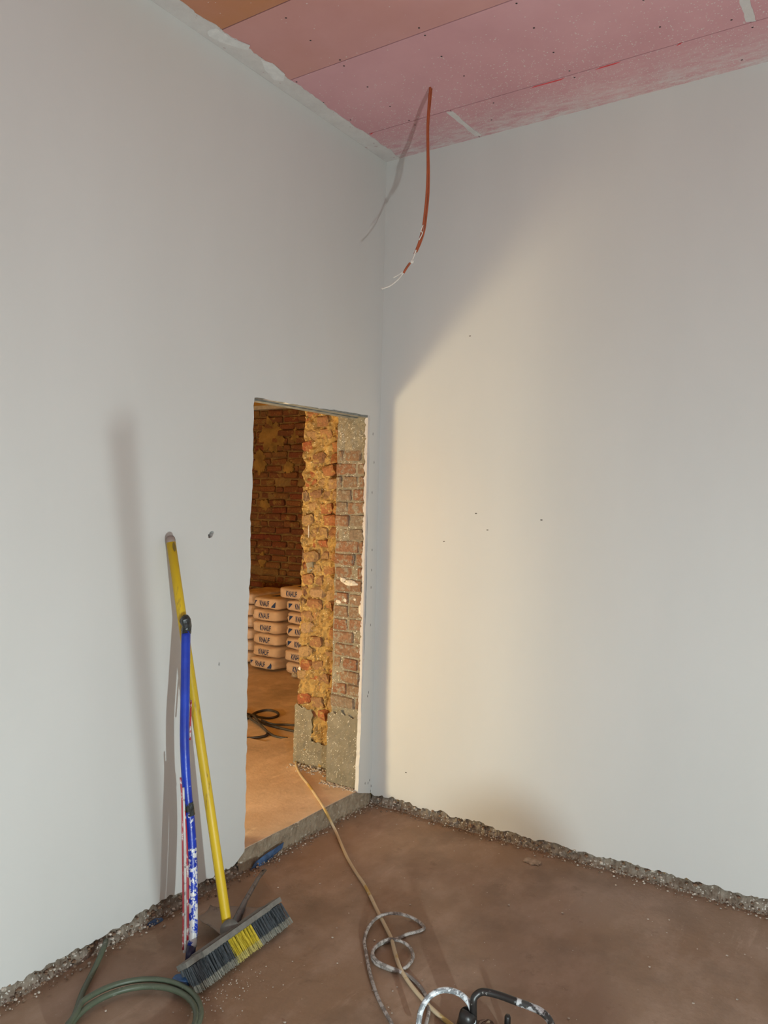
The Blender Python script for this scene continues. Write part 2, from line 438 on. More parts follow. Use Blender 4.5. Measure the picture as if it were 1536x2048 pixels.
# strip of jointing filler along the left wall
inner = []
n = 150
for i in range(n+1):
    y = -2.0+2.0*i/n
    wdt = .088+.012*n3(y*3, 5, 1)+.012*n3(y*14, 8, 2)+.006*n3(y*50, 3, 4)
    inner.append((max(.05, wdt), y))
strip = [(.001, 0), (.001, -2.0)]+inner
sheet('filler_strip', [strip], 2, ZC-.0022, ZC+.001, FILL, ceiling)
for a, b, wd, sd in (((898, 222), (957, 272), .028, 1), ((1487, -12), (1503, 44), .030, 2)):
    A = px(*a, 2, ZC); B = px(*b, 2, ZC); d = (B-A).to_2d(); d.normalize(); N = Vector((-d.y, d.x))*wd/2
    pa = ragged(A.to_2d()+N, B.to_2d()+N, .012, .005, sd+30); pb = ragged(B.to_2d()-N, A.to_2d()-N, .012, .005, sd+40)
    sheet('joint_filler', [pa+pb], 2, ZC-.002, ZC+.001, FILL, ceiling)
# trowelled lumps of filler on the strip
LUMP = simple('thick_white_filler', (.66, .645, .63), .85, var=.08, bmp=.3)
for i, poly in enumerate([[(415, 60), (432, 55), (466, 77), (500, 90), (496, 98), (472, 92), (440, 82), (418, 70)],
                          [(522, 118), (545, 126), (570, 148), (567, 160), (548, 158), (530, 138)]]):
    q = [Vector(p) for p in filler(poly)]; rg = []
    for k in range(len(q)): rg += ragged(q[k], q[(k+1) % len(q)], .012, .004, 60+i+k)
    sheet('filler_lump', [rg], 2, ZC-.0045, ZC-.001, LUMP, ceiling)
SCR = simple('dark_screw', (.03, .025, .025), .4, .6)
for x, y in [(572, 36), (621, 81), (522, 116), (838, 56), (850, 71), (680, 120), (688, 132), (593, 164), (735, 174), (883, 113), (1033, 7),
             (1068, 56), (1107, 105), (928, 152), (1139, 142), (1149, 155), (1287, 0), (1320, 54), (1463, 40), (1505, 55), (780, 213), (647, 205), (701, 240), (728, 267), (818, 241), (830, 250), (983, 240), (987, 206), (1484, 120)]:
    c = px(x, y, 2, ZC-.0005); r = .0042; v = [(c.x, c.y, c.z-.0008)]; v += [(c.x+r*math.cos(a*math.pi/4), c.y+r*math.sin(a*math.pi/4), c.z) for a in range(8)]
    put('screw', v, [(0, 1+(a+1) % 8, 1+a) for a in range(8)], SCR, ceiling)
RED = simple('red_chalk', (.62, .06, .07), .8)
for a, b in (((1060, 176), (1130, 157)), ((1190, 139), (1242, 124)), ((1352, 91), (1366, 86)), ((738, 269), (748, 266))):
    A = px(*a, 2, ZC-.0006).to_2d(); B = px(*b, 2, ZC-.0006).to_2d(); d = (B-A).normalized(); N = Vector((-d.y, d.x))*.0035
    sheet('chalk_mark', [ragged(A+N, B+N, .02, .0016, 3)+ragged(B-N, A-N, .02, .0016, 5)], 2, ZC-.0008, ZC, RED, ceiling)

# ------------------------------------------------------------------ structure: door reveal of bare masonry
def brick_variants(L, H, D, n, rough, bev, seed):
    out = []
    for k in range(n):
        bm = bmesh.new(); bmesh.ops.create_cube(bm, size=1)
        bmesh.ops.scale(bm, vec=(L, D, H), verts=bm.verts)
        bmesh.ops.bevel(bm, geom=list(bm.edges), offset=bev, segments=1, affect='EDGES')
        bm.verts.index_update()
        r = random.Random(seed*31+k)
        for v in bm.verts: v.co += Vector((r.uniform(-1, 1), r.uniform(-1, 1), r.uniform(-1, 1)))*rough
        me = bpy.data.meshes.new('brick'); bm.to_mesh(me); bm.free(); out.append(me)
    return out

def lay(parent, x0, x1, z0, z1, yf, course, joint, lens, D, mat, rough, bev, jit, seed, skip=None, edge=.012, keep=1.0):
    r = random.Random(seed); lib = {}
    z = z0; row = 0
    while z < z1-course*.4:
        x = x0-r.uniform(0, lens[-1])*.5+r.uniform(-edge, edge)*0
        while x < x1-.02:
            L = r.choice(lens); a = max(x, x0+r.uniform(-edge, edge)*.8); b = min(x+L, x1+r.uniform(-edge, edge))
            if b-a > .028 and r.random() < keep:
                cx = (a+b)/2; cz = z+course/2
                if not (skip and skip(cx, cz)):
                    key = round((b-a)/.02)*.02
                    if key not in lib:
                        lib[key] = brick_variants(max(.02, key-joint), course-joint, D, 3, rough, bev, seed+int(key*1000))
                        for me in lib[key]: me.materials.append(mat)
                    o = bpy.data.objects.new('brick', r.choice(lib[key])); COL.objects.link(o); o.parent = parent
                    o.location = (cx, yf+D/2+r.gauss(0, jit), cz+r.gauss(0, jit*.35))
                    o.rotation_euler = (r.gauss(0, .03), r.gauss(0, .025), r.gauss(0, .05))
            x += L
        z += course; row += 1

def rough_face(name, x0, x1, z0, z1, y, amp, res, mat, parent, seed, fr=1., edge=.01, rag=False):
    nx = int((x1-x0)/res); nz = int((z1-z0)/res); v = []; f = []
    for j in range(nz+1):
        z = z0+(z1-z0)*j/nz
        for i in range(nx+1):
            x = x0+(x1-x0)*i/nx
            d = n3(x*18*fr, z*18*fr, seed)*amp+n3(x*45*fr, z*45*fr, seed+3)*amp*.7+n3(x*110*fr, z*110*fr, seed+5)*amp*.35
            e = n3(z*22, seed, 9)*edge if i == 0 else (n3(z*30, seed, 4)*edge*2 if i == nx else 0)
            zz = z+(n3(x*25, seed, 6)*.03+n3(x*80, seed, 3)*.012 if j == nz and rag else 0)
            v.append((x+e, y-d, zz))
    for j in range(nz):
        for i in range(nx):
            a = j*(nx+1)+i; f.append((a, a+1, a+nx+2, a+nx+1))
    # side return along the x0 edge so that it has thickness
    n0 = len(v)
    for j in range(nz+1): v.append((v[j*(nx+1)][0]+.002, y+.06, v[j*(nx+1)][2]))
    for j in range(nz): f.append((j*(nx+1), (j+1)*(nx+1), n0+j+1, n0+j))
    return put(name, v, f, mat, parent, False)

YG, YY = DR-.002, .032
rough_face('grey_mortar', -.205, -.012, ZS-.02, DT+.05, YG+.004, .006, .009, GREYM, wall_left, 4, 1.2, .004)
lay(wall_left, -.208, -.012, .50, DT-.02, YG-.002, .0685, .009, [.1, .11, .2, .2], .05, BR_G, .0022, .006, .0035, 11, lambda x, z: z > 1.82 and x < -.02 and n3(x*9, z*9, 1) > -.25, .006)
rough_face('cement_render', -.222, -.014, ZS-.02, .47, YG-.006, .0045, .012, CEM, wall_left, 8, .9, .003, True)
rough_face('loam_mortar', TH+.004, -.2, ZS-.02, DT+.28, YY+.004, .022, .0085, OCHRE, wall_left, 14, 1., .014)
lay(wall_left, TH, -.2, .36, DT+.15, YY-.006, .0685, .010, [.075, .095, .11, .13], .06, BR_O, .0075, .012, .009, 23, None, .014, .93)
rough_face('cement_render', TH-.012, TH+.115, ZS-.02, .42, YY-.010, .007, .010, CEM, wall_left, 18, .9, .008, True)
rough_face('cement_render', TH-.014, -.22, ZS-.02, .235, YY-.012, .007, .010, CEM, wall_left, 28, .9, .004, True)
# white lumps of plaster stuck on the reveal
WL = simple('white_plaster_lump', (.66, .61, .52), .9, var=.25, scale=70, bmp=.6)
def lump(x, y, r, yy, mat=WL, sx=1., sz=1.):
    c = px(x, y, 1, yy); v = []; f = []; n = 12
    for j in range(5):
        q = j/4*math.pi/2
        for k in range(n):
            a = 2*math.pi*k/n; rr = r*math.sin(q+.0001)*(1+.5*n3(math.cos(a)*1.5, math.sin(a)*1.5, x)+.35*n3(math.cos(a)*4, math.sin(a)*4, x+3))
            v.append((c.x+rr*math.cos(a)*sx, c.y-.35*r*math.cos(q)+.002, c.z+rr*math.sin(a)*sz))
    for j in range(4):
        for k in range(n): f.append((j*n+k, j*n+(k+1) % n, (j+1)*n+(k+1) % n, (j+1)*n+k))
    put('plaster_lump', v, f, mat, wall_left, False)
for a in [(676, 1203, .018, YG-.003, WL, 1.1, .6), (690, 1200, .013, YG-.003), (722, 1221, .022, YG-.003, WL, .9, 1.5), (700, 1166, .03, YG-.002, WL, 1.7, .5), (685, 1160, .018, YG-.002, WL, 1, .8),
          (709, 1199, .008, YG-.002), (619, 1130, .03, YY-.006, GREYM, .9, 1.4), (599, 1337, .01, YY-.01), (595, 1421, .009, YY-.012), (617, 1062, .012, YY-.012, WL, .35, 3.2)]: lump(*a)
# ragged white plaster arris beside the reveal
edge = []; n = 220
for i in range(n+1):
    z = ZS-.01+(DT-ZS+.03)*i/n; edge.append((-.017+.010*n3(z*9, 1, 1)+.012*n3(z*33, 2, 2)+.008*n3(z*90, 5, 2), z))
sheet('plaster_arris', [[(-.002, ZS-.01)]+edge+[(-.002, DT+.02)]], 1, YG-.011, YG+.004, FILL, wall_left)
# lintel boards over the opening
LB = simple('grey_lintel', (.20, .205, .19), .85, var=.35, scale=25, bmp=.4)
for i, (a, b, dz) in enumerate(((-.004, -.040, .003), (-.042, -.075, .008), (-.077, -.125, .003))):
    MB().box((b, DL+.002, DT+dz), (a, DR+.012, DT+.05)).build('lintel_board', LB, wall_left)
LIN2 = simple('rear_lintel', (.52, .46, .36), .85, var=.2, scale=20, bmp=.4)
MB().box((TH, DL-.1, 2.55), (-.127, .06, 2.62)).build('rear_lintel', LIN2, wall_left)

# ------------------------------------------------------------------ structure: the next room
YF, XW, YN = 2.55, -5.2, -3.4                       # far brick wall, its side walls
ZC2 = px(508, 814, 1, YF).z
floor2 = grid_floor('floor_next_room', XW, YN, -.016, YF+.05, ZS-.012, 90, .003, FLOOR2)
slab = [(XW, YN), (-.012, YN), (-.012, -.004), (-.55, .02), (-.78, .62), (-.80, .60), (-.945, .212), (-1.1, .206), (XW, .2)]
rg = []
for k in range(len(slab)): rg += ragged(slab[k], slab[(k+1) % len(slab)], .05, .004, 70+k)
o = sheet('screed_layer', [rg], 2, ZS, ZS-.02, FLOOR2, floor2)
wall_far = MB().box((XW, YF+.03, 0), (-.3, YF+.2, ZC2+.3)).build('wall_far', DARKM, None, False, 'structure')
rough_face('lime_mortar', -3.95, -1.95, ZS, ZC2-.03, YF+.012, .012, .017, DARKM, wall_far, 33, .7)
lay(wall_far, -3.62, -2.05, ZS+.38, ZC2-.05, YF-.012, .070, .012, [.11, .2, .2, .22], .07, BR_D, .0045, .010, .008, 47, None, .01, .92)
PATCH = simple('loam_smear', (.29, .175, .05), .95, var=.4, scale=9, bmp=.8)
for cx_, cy_, rx, rz in ((543, 872, .15, .15), (520, 925, .08, .13), (578, 935, .06, .07), (530, 1010, .07, .05), (590, 870, .05, .06), (525, 1120, .05, .07)):
    c = px(cx_, cy_, 1, YF-.015); lp = []
    for k in range(120):
        a = 2*math.pi*k/120; q = 1+.45*n3(math.cos(a)*2, math.sin(a)*2, cx_*.1)+.3*n3(math.cos(a)*5, math.sin(a)*5, cx_*.2)+.15*n3(math.cos(a)*14, math.sin(a)*14, cx_*.2)
        lp.append((c.x+rx*q*math.cos(a), c.z+rz*q*math.sin(a)))
    sheet('mortar_patch', [lp], 1, YF-.020, YF+.01, PATCH, wall_far)
MB().box((XW-.1, YN, 0), (XW, YF+.2, ZC2+.3)).build('wall_next_side', DARKM, None, False, 'structure')
MB().box((XW, YN-.1, 0), (-.2, YN, ZC2+.3)).build('wall_next_rear', DARKM, None, False, 'structure')
MB().box((TH-.001, .7, 0), (-.3, YF+.1, ZC2+.3)).build('wall_next_return', DARKM, None, False, 'structure')
C2M = simple('warm_lit_ceiling', (.68, .40, .09), .8, var=.15, scale=6)  # warm lamplight on this ceiling is put into its base colour
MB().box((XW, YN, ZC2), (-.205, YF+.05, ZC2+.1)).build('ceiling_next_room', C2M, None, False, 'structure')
TRM = simple('grey_edge_strip', (.5, .47, .42), .7)
MB().box((-4.6, YF-.06, ZC2-.038), (-1.2, YF+.03, ZC2)).build('trim_4', TRM, None, False, 'structure')

# ------------------------------------------------------------------ lamps out of the frame
HOUS = simple('black_lamp_plastic', (.03, .03, .03), .5)
def work_lamp(loc, base_z, power, col, radius, label):
    r = empty('work_lamp', (loc.x, loc.y, base_z), label, 'lamp')
    MB().tube([(loc.x, loc.y, base_z), (loc.x, loc.y, base_z+.02)], .07, 20).build('base', HOUS, r)
    MB().tube([(loc.x, loc.y, base_z+.02), (loc.x, loc.y, loc.z-radius-.05)], .009, 10).build('stem', HOUS, r)
    MB().tube([(loc.x, loc.y, loc.z-radius-.05), (loc.x, loc.y, loc.z-radius-.004)], .016, 12).build('socket', HOUS, r)
    l = bpy.data.lights.new('bulb', 'POINT'); l.energy = power; l.color = col; l.shadow_soft_size = radius
    b = bpy.data.objects.new('bulb', l); COL.objects.link(b); b.parent = r; b.location = (0, 0, loc.z-base_z)
    return r
work_lamp(LAMP, 0, LAMP_W, (.83, .985, 1.0), .022, 'small white work lamp on a black stem standing on the brown floor')
work_lamp(WARM, ZS, WARM_W, (1.0, .83, .50), .26, 'warm globe lamp standing on the next room floor behind the wall')
# unseen slim pole, added and shaped to cast the long left wall shadow
top = px(242, 838, 0, 0); bot = px(325, 1790, 0, 0); u = .745
A = top.lerp(LAMP, u); B = bot.lerp(LAMP, .62); D = (A-B)/(A.z-B.z); G = B-D*B.z
pole = empty('shadow_pole', (G.x, G.y, 0), 'slim steel pole added out of frame to cast the left wall shadow', 'pole')
STL = simple('dull_steel', (.35, .35, .35), .45, .7)
MB().tube([G+Vector((0, 0, .006)), A], .0070, 12).build('rod', STL, pole)
MB().tube([(G.x, G.y, 0), (G.x, G.y, .008)], .06, 20).build('foot', STL, pole)

u = .85; bs = px(1010, 1610, 1, 0); q = bs.lerp(LAMP, u)  # unseen cylinder added near the lamp to cast the soft back wall shadow
caster = empty('shadow_cylinder', (q.x, q.y, 0), 'grey plastic cylinder added out of frame to shade the back wall foot', 'shadow_cylinder')
CYLM = simple('grey_cylinder_plastic', (.25, .25, .24), .5)
MB().tube([(q.x, q.y, 0), (q.x, q.y, .355), (q.x, q.y, .375), (q.x, q.y, .385)], [.043, .043, .034, .02], 24).build('body', CYLM, caster)
MB().tube([(q.x, q.y, .385), (q.x, q.y, .392)], .013, 14).build('cap', HOUS, caster)

# ------------------------------------------------------------------ sacks in the next room
PAPER = simple('brown_sack_paper', (.72, .54, .42), .85, var=.08, scale=14, bmp=.25)
INK = simple('blue_sack_print', (.02, .055, .19), .7, var=.2)
WHITEP = simple('white_sack_print', (.62, .55, .48), .8)
def text_mesh(txt):
    cu = bpy.data.curves.new('t', 'FONT'); cu.body = txt; cu.align_x = 'CENTER'; cu.align_y = 'CENTER'; cu.offset = .017; cu.space_character = 1.08; cu.resolution_u = 3
    o = bpy.data.objects.new('t', cu); COL.objects.link(o)
    bpy.context.view_layer.update()
    dg = bpy.context.evaluated_depsgraph_get(); me = bpy.data.meshes.new_from_object(o.evaluated_get(dg))
    bpy.data.objects.remove(o)
    bm = bmesh.new(); bm.from_mesh(me)
    bmesh.ops.triangulate(bm, faces=bm.faces)
    bmesh.ops.subdivide_edges(bm, edges=[e for e in bm.edges if e.calc_length() > .25], cuts=2, use_grid_fill=True)
    bmesh.ops.triangulate(bm, faces=bm.faces); bm.verts.index_update()
    v = [(a.co.x, a.co.y) for a in bm.verts]; f = [tuple(q.index for q in p.verts) for p in bm.faces]; bm.free()
    return v, f
TV, TF = text_mesh('KNAUF')
tx0 = min(a[0] for a in TV); tx1 = max(a[0] for a in TV); ty0 = min(a[1] for a in TV); ty1 = max(a[1] for a in TV)
def sack(loc, rz, w, d, h, seed, tri, label, top_print=False, off=0.):
    n = 12; v = []; f = []; idx = {}
    def P(p):
        e = 8.0; k = (abs(p[0])**e+abs(p[1])**e+abs(p[2])**e)**(1/e); a, b, c = p[0]/k, p[1]/k, p[2]/k
        zz = c*(1-.13*abs(a)**4)*(1-.10*abs(b)**6)
        q = Vector((a*w/2, b*d/2, zz*h/2))
        wr = n3(a*2.2+seed, b*3, c*1.8)*.010+n3(a*6, b*6+seed, c*5)*.004
        return q+Vector((a, b, c)).normalized()*wr
    def vert(i, j, k):
        key = (i, j, k)
        if key not in idx: idx[key] = len(v); v.append(P([2*t/n-1 for t in key]))
        return idx[key]
    for i in range(n):
        for j in range(n):
            f.append((vert(i, j, 0), vert(i, j+1, 0), vert(i+1, j+1, 0), vert(i+1, j, 0))); f.append((vert(i, j, n), vert(i+1, j, n), vert(i+1, j+1, n), vert(i, j+1, n)))
            f.append((vert(i, 0, j), vert(i+1, 0, j), vert(i+1, 0, j+1), vert(i, 0, j+1))); f.append((vert(i, n, j), vert(i, n, j+1), vert(i+1, n, j+1), vert(i+1, n, j)))
            f.append((vert(0, i, j), vert(0, i, j+1), vert(0, i+1, j+1), vert(0, i+1, j))); f.append((vert(n, i, j), vert(n, i+1, j), vert(n, i+1, j+1), vert(n, i, j+1)))
    bv = BVHTree.FromPolygons(v, f)
    r = empty('plaster_sack', loc, label, 'sack', 'paper sacks stacked in the next room'); r.rotation_euler.z = rz
    def child(name, vv, ff, mat, sm=False):
        me = bpy.data.meshes.new(name); me.from_pydata([tuple(a) for a in vv], [], ff); me.update(); me.materials.append(mat)
        if sm:
            for p_ in me.polygons: p_.use_smooth = True
        o = bpy.data.objects.new(name, me); COL.objects.link(o); o.parent = r; return o
    body = child('paper_bag', v, f, PAPER, True)
    def front(pts, lift):
        out = []
        for x, z in pts:
            hit = bv.ray_cast(Vector((x, -2, z)), Vector((0, 1, 0)))[0]
            out.append(Vector((x, (hit.y if hit else -d/2)-lift, z)))
        return out
    def finegrid(x0, x1, z0, z1, cond, name, mat, lift, nn=10):
        vv = []; ff = []
        for j in range(nn+1):
            for i in range(nn+1): vv.append((x0+(x1-x0)*i/nn, z0+(z1-z0)*j/nn))
        for j in range(nn):
            for i in range(nn):
                if cond((i+.5)/nn, (j+.5)/nn): a = j*(nn+1)+i; ff.append((a, a+1, a+nn+2, a+nn+1))
        child(name, front(vv, lift), ff, mat)
    tw, th = (.112 if tri else .122), .050
    s = tw/(tx1-tx0); sz = th/(ty1-ty0); x_off = off-.004 if tri else off
    child('lettering', front([(a*s+x_off, b*sz-.004) for a, b in TV], .003), TF, INK)
    if tri:
        tg = .048
        def tri_part(cx, up):
            pts = [(cx-tg/2, .02), (cx+tg/2, .02), (cx-tg/2, -.026)] if not up else [(cx-tg/2, -.03), (cx+tg/2, -.03), (cx+tg/2, .02)]
            sub = [pts[0], pts[1], pts[2]]; m = lambda a, b: ((a[0]+b[0])/2, (a[1]+b[1])/2)
            p = sub+[m(sub[0], sub[1]), m(sub[1], sub[2]), m(sub[2], sub[0])]
            ff = [(0, 3, 5), (3, 1, 4), (5, 4, 2), (3, 4, 5)]
            fr = front(p, .0035)
            if not up: ff = [q[::-1] for q in ff]
            child('triangle_print', fr, ff, INK)
        tri_part(-.112+off, False)
        tri_part(.098+off, True)
    if top_print:
        vv = []; ff = []
        for j in range(5):
            for i in range(5):
                x = -.03+.075*i/4+.02*j/4; y = -d/2+.10+.10*j/4
                hit = bv.ray_cast(Vector((x, y, 1)), Vector((0, 0, -1)))[0]; vv.append(Vector((x, y, hit.z+.002)))
        for j in range(4):
            for i in range(4): a = j*5+i; ff.append((a, a+1, a+6, a+5))
        child('top_print', vv, ff, INK)
    return r
nth = ['bottom', 'second', 'third', 'fourth', 'fifth', 'sixth', 'seventh']
YS = 1.72; SD = .58
rowsL = [(-2.352, 1, 0), (-2.325, 0, .0), (-2.322, 0, .0), (-2.318, 0, .012), (-2.322, 0, .0), (-2.312, 1, 0)]
HS = .1075
for k, (xc, tri, of) in enumerate(rowsL):
    lab = ('topmost' if k == 5 else nth[k])+' sack'+('' if k in (0, 5) else ' from the floor')+' in the left brown paper stack'
    sack((xc, YS+SD/2+random.uniform(-.012, .012), ZS+HS*(k+.5)-.002), random.uniform(-.035, .035), .315, SD, HS-.001, k*3.1+1, tri, lab, k == 5, of)
rowsR = [(-1.945, 0, .0), (-1.945, 0, .0), (-1.962, 1, .02), (-1.945, 1, .02), (-1.945, 1, .02), (-1.955, 1, .02), (-2.015, 0, 0)]
HR = .1075
for k, (xc, tri, of) in enumerate(rowsR):
    lab = ('topmost' if k == 6 else nth[k])+' sack'+('' if k in (0, 6) else ' from the floor')+' in the stack half hidden by the brick reveal'
    sack((xc, YS+.01+SD/2+random.uniform(-.015, .015), ZS+HR*(k+.5)-.002), random.uniform(-.04, .04), .33, SD, HR-.001, k*2.7+40, tri, lab, k == 6, of)
for k in range(6):
    sack((-2.74+random.uniform(-.01, .01), YS+.1+SD/2, ZS+HS*(k+.5)-.002), random.uniform(-.03, .03), .315, SD, HS-.001, k*1.7+90, 0,
         ('topmost' if k == 5 else nth[k])+' sack of the farther stack, mostly behind the white door edge')
c = px(590, 1350, 2, ZS+.02)
mb = MB(); mb.stone((c.x, c.y, c.z), .03, random.Random(5), .7)
tag(mb.build('plaster_lump', CRUMB, None, True), 'small pale lump of rubble on the floor before the sacks', 'rubble')
# rubble swept against the foot of the reveal
mb = MB(); r_ = random.Random(8)
for i in range(420):
    if r_.random() < .5: x = r_.uniform(-.54, -.22); y = .005-abs(r_.gauss(0, .035)); 
    else: x = r_.uniform(-.24, -.02); y = YG-.012-abs(r_.gauss(0, .016))
    r = r_.choice((.002, .003, .004, .006)); mb.stone((x, y, ZS+r*.4+max(0, .016-(abs(y-.0)*.3))*r_.random()), r, r_)
tag(mb.build('reveal_rubble', CRUMB, None, False, 'stuff'), 'crumbled pale rubble along the foot of the bare brick door reveal', 'rubble')

# ------------------------------------------------------------------ cables
def floor_path(pts, z, r, n=8): return catmull([tuple(px(x, y, 2, z+dz))[:2]+(z+dz,) for x, y, dz in pts], n)
BLK = simple('black_rubber_cable', (.05, .042, .036), .6, var=.3)
mb = MB()
zf = ZS-.004
a = floor_path([(480, 1440, 0), (497, 1436, 0), (512, 1425, 0), (535, 1420, 0), (553, 1424, 0), (556, 1431, 0), (540, 1436, 0), (518, 1434, .004), (508, 1430, .008), (515, 1440, .004), (530, 1448, 0), (560, 1456, 0), (592, 1463, 0), (620, 1466, 0)], zf, .008)
mb.tube(a, .0085, 8); cab = empty('black_cable', tuple(a[0]), 'dark rubber cable tangled on the dusty floor beyond the doorway', 'cable')
mb.build('looped_run', BLK, cab)
MB().tube(floor_path([(482, 1418, .0), (500, 1436, .018), (518, 1449, .010), (533, 1462, 0), (533, 1470, 0), (520, 1474, 0), (500, 1476, 0), (478, 1478, 0)], zf, .008), .0085, 8).build('crossing_run', BLK, cab)
MB().tube(floor_path([(523, 1440, .016), (545, 1448, .006), (570, 1449, 0), (600, 1451, 0), (625, 1452, 0)], zf, .008), .007, 8).build('far_run', BLK, cab)
MB().tube(floor_path([(480, 1428, .0), (497, 1428, .0), (510, 1434, .022), (522, 1450, .018), (545, 1470, 0), (575, 1477, .0)], zf, .008), .007, 8).build('short_run', BLK, cab)

CREAM = smeared('cream_cable', (.54, .43, .28), (.44, .29, .09), .54, 7, rough=.6)
pts = []
for x, y, pl_, v in [(620, 1505, 2, ZS+.006), (596, 1517, 2, ZS+.006), (592, 1528, 2, ZS+.006), (600, 1548, 2, ZS+.006), (618, 1571, 2, ZS+.006), (634, 1594, 2, ZS+.006), (648, 1616, 2, ZS+.007)]: pts.append(px(x, y, 2, v))
for x, y, z in [(660, 1640, .055), (672, 1664, .014), (683, 1690, .006), (696, 1718, .006), (712, 1745, .006), (727, 1767, .006), (741, 1793, .006), (755, 1822, .006), (772, 1855, .008), (783, 1878, .014), (790, 1905, .014), (800, 1935, .012), (818, 1965, .007), (845, 1998, .006), (872, 2025, .006), (905, 2052, .006), (960, 2100, .006)]: pts.append(px(x, y, 2, z))
mb = MB(); mb.tube(catmull(pts, 8), .0070, 10)
tag(mb.build('cream_cable', CREAM, None, True), 'long cream cable running from the doorway over the step across the floor', 'cable')
GREYC = smeared('dusty_grey_cable', (.20, .17, .15), (.42, .38, .35), .47, 60, rough=.8)
p = [(800, 2080, 0), (783, 2046, 0), (757, 1998, 0), (741, 1950, 0), (731, 1900, 0), (729, 1878, 0), (738, 1853, .004), (756, 1834, .012), (780, 1827, .014), (806, 1829, .006), (833, 1840, 0), (848, 1855, 0), (838, 1862, 0), (815, 1868, 0), (795, 1877, 0), (770, 1884, .0), (752, 1894, 0), (744, 1910, 0), (750, 1925, 0), (770, 1936, 0), (795, 1941, 0), (815, 1932, .006), (826, 1913, .006), (818, 1893, .006), (798, 1881, .012), (775, 1879, .012), (755, 1890, .012), (745, 1905, .012), (753, 1921, .012), (778, 1934, .012), (800, 1943, .006), (822, 1955, 0), (843, 1977, 0), (855, 2000, 0), (857, 2025, 0), (850, 2055, 0), (840, 2090, 0)]
mb = MB(); mb.tube(floor_path(p, .006, .006, 6), .006, 10)
tag(mb.build('grey_cable', GREYC, None, True), 'dusty grey cable curled in two loops on the brown floor', 'cable')

HOSE = smeared('green_hose', (.085, .105, .068), (.26, .27, .22), .63, 50, rough=.45)
cen = px(272, 2062, 2, .012); pts = [px(212, 1882, 0, .012), px(207, 1897, 2, .04), px(190, 1935, 2, .014), px(165, 1985, 2, .012)]
def ring(px_c, rx, ry, a0, a1, n, z0, z1):
    o = []
    for k in range(n+1):
        a = math.radians(a0+(a1-a0)*k/n); o.append(px(px_c[0]+rx*math.cos(a), px_c[1]-ry*math.sin(a), 2, z0+(z1-z0)*k/n))
    return o
C0 = px(268, 2048, 2, .012); R0 = (px(398, 2040, 2, .012)-C0).length
def wring(r, a0, a1, n, z0, z1, dx=0, dy=0):
    o = []
    for k in range(n+1):
        a = math.radians(a0+(a1-a0)*k/n); o.append(Vector((C0.x+dx+r*math.cos(a), C0.y+dy+r*math.sin(a), z0+(z1-z0)*k/n)))
    return o
left = px(146, 2030, 2, .012)
aL = math.degrees(math.atan2(left.y-C0.y, left.x-C0.x))
ca = math.degrees(math.atan2(CAM.y-C0.y, CAM.x-C0.x)); a_end = ca
while a_end < aL+360+200: a_end += 360
tail = C0+Vector((math.cos(math.radians(ca+35)), math.sin(math.radians(ca+35)), 0))*R0*1.8
hp = pts+wring(R0*1.02, aL, aL+350, 28, .012, .030)+wring(R0*.96, aL+360, a_end, 24, .033, .012, .01, -.012)+[tail]
mb = MB(); mb.tube(catmull(hp, 4), .0092, 10)
tag(mb.build('green_hose', HOSE, None, True), 'coiled dark green hose on the floor at the left wall', 'hose')

# ceiling cable
ORC = simple('orange_conduit', (.38, .085, .028), .5, var=.15)
WHT = simple('white_wire', (.70, .66, .60), .5)
h = px(862, 175, 2, ZC); dep = (h-CAM).dot(Fv)
def at(x, y, d): 
    q = Fv+Rv*((x-768)/FPX)-Uv*((y-1024)/FPX); return CAM+q*d
cc = empty('ceiling_cable', tuple(h), 'pair of orange electrical conduits hanging from the pink ceiling', 'cable')
def hang(pts, r, name, mat): MB().tube(catmull([at(x, y, dep+dd) for x, y, dd in pts], 8), r, 10).build(name, mat, cc, True)
hang([(861, 170, 0), (858, 200, -.005), (855, 250, -.01), (855, 300, -.01), (855, 345, -.01), (853, 390, 0), (849, 430, .01), (846, 452, .015), (838, 485, .02), (829, 508, .025)], .0048, 'conduit', ORC)
hang([(864, 170, .01), (861, 200, .01), (857, 250, .01), (857, 300, .004), (858, 345, 0), (857, 390, .012), (853, 430, .02), (849, 460, .025), (842, 483, .03), (833, 504, .03)], .0042, 'conduit', ORC)
hang([(832, 500, .02), (827, 514, .022), (822, 525, .022), (816, 533, .022)], .0032, 'wire', WHT)
hang([(820, 526, .02), (813, 536, .02), (807, 546, .02)], .005, 'conduit', ORC)
hang([(846, 450, -.002), (842, 462, .0), (845, 466, .01), (838, 480, .012)], .0022, 'wire', WHT)
hang([(808, 542, .02), (798, 549, .02), (786, 556, .02)], .0024, 'wire', WHT)
hang([(807, 545, .022), (797, 558, .022), (781, 571, .022), (766, 577, .022)], .003, 'wire', WHT)
c = at(824, 524, dep+.01); mb = MB(); mb.stone(c, .008, random.Random(3), .8); mb.build('tape_knot', WHT, cc)
c = at(765, 577, dep+.02); mb = MB(); mb.stone(c, .0055, random.Random(4), .8); mb.build('wire_tip', WHT, cc)

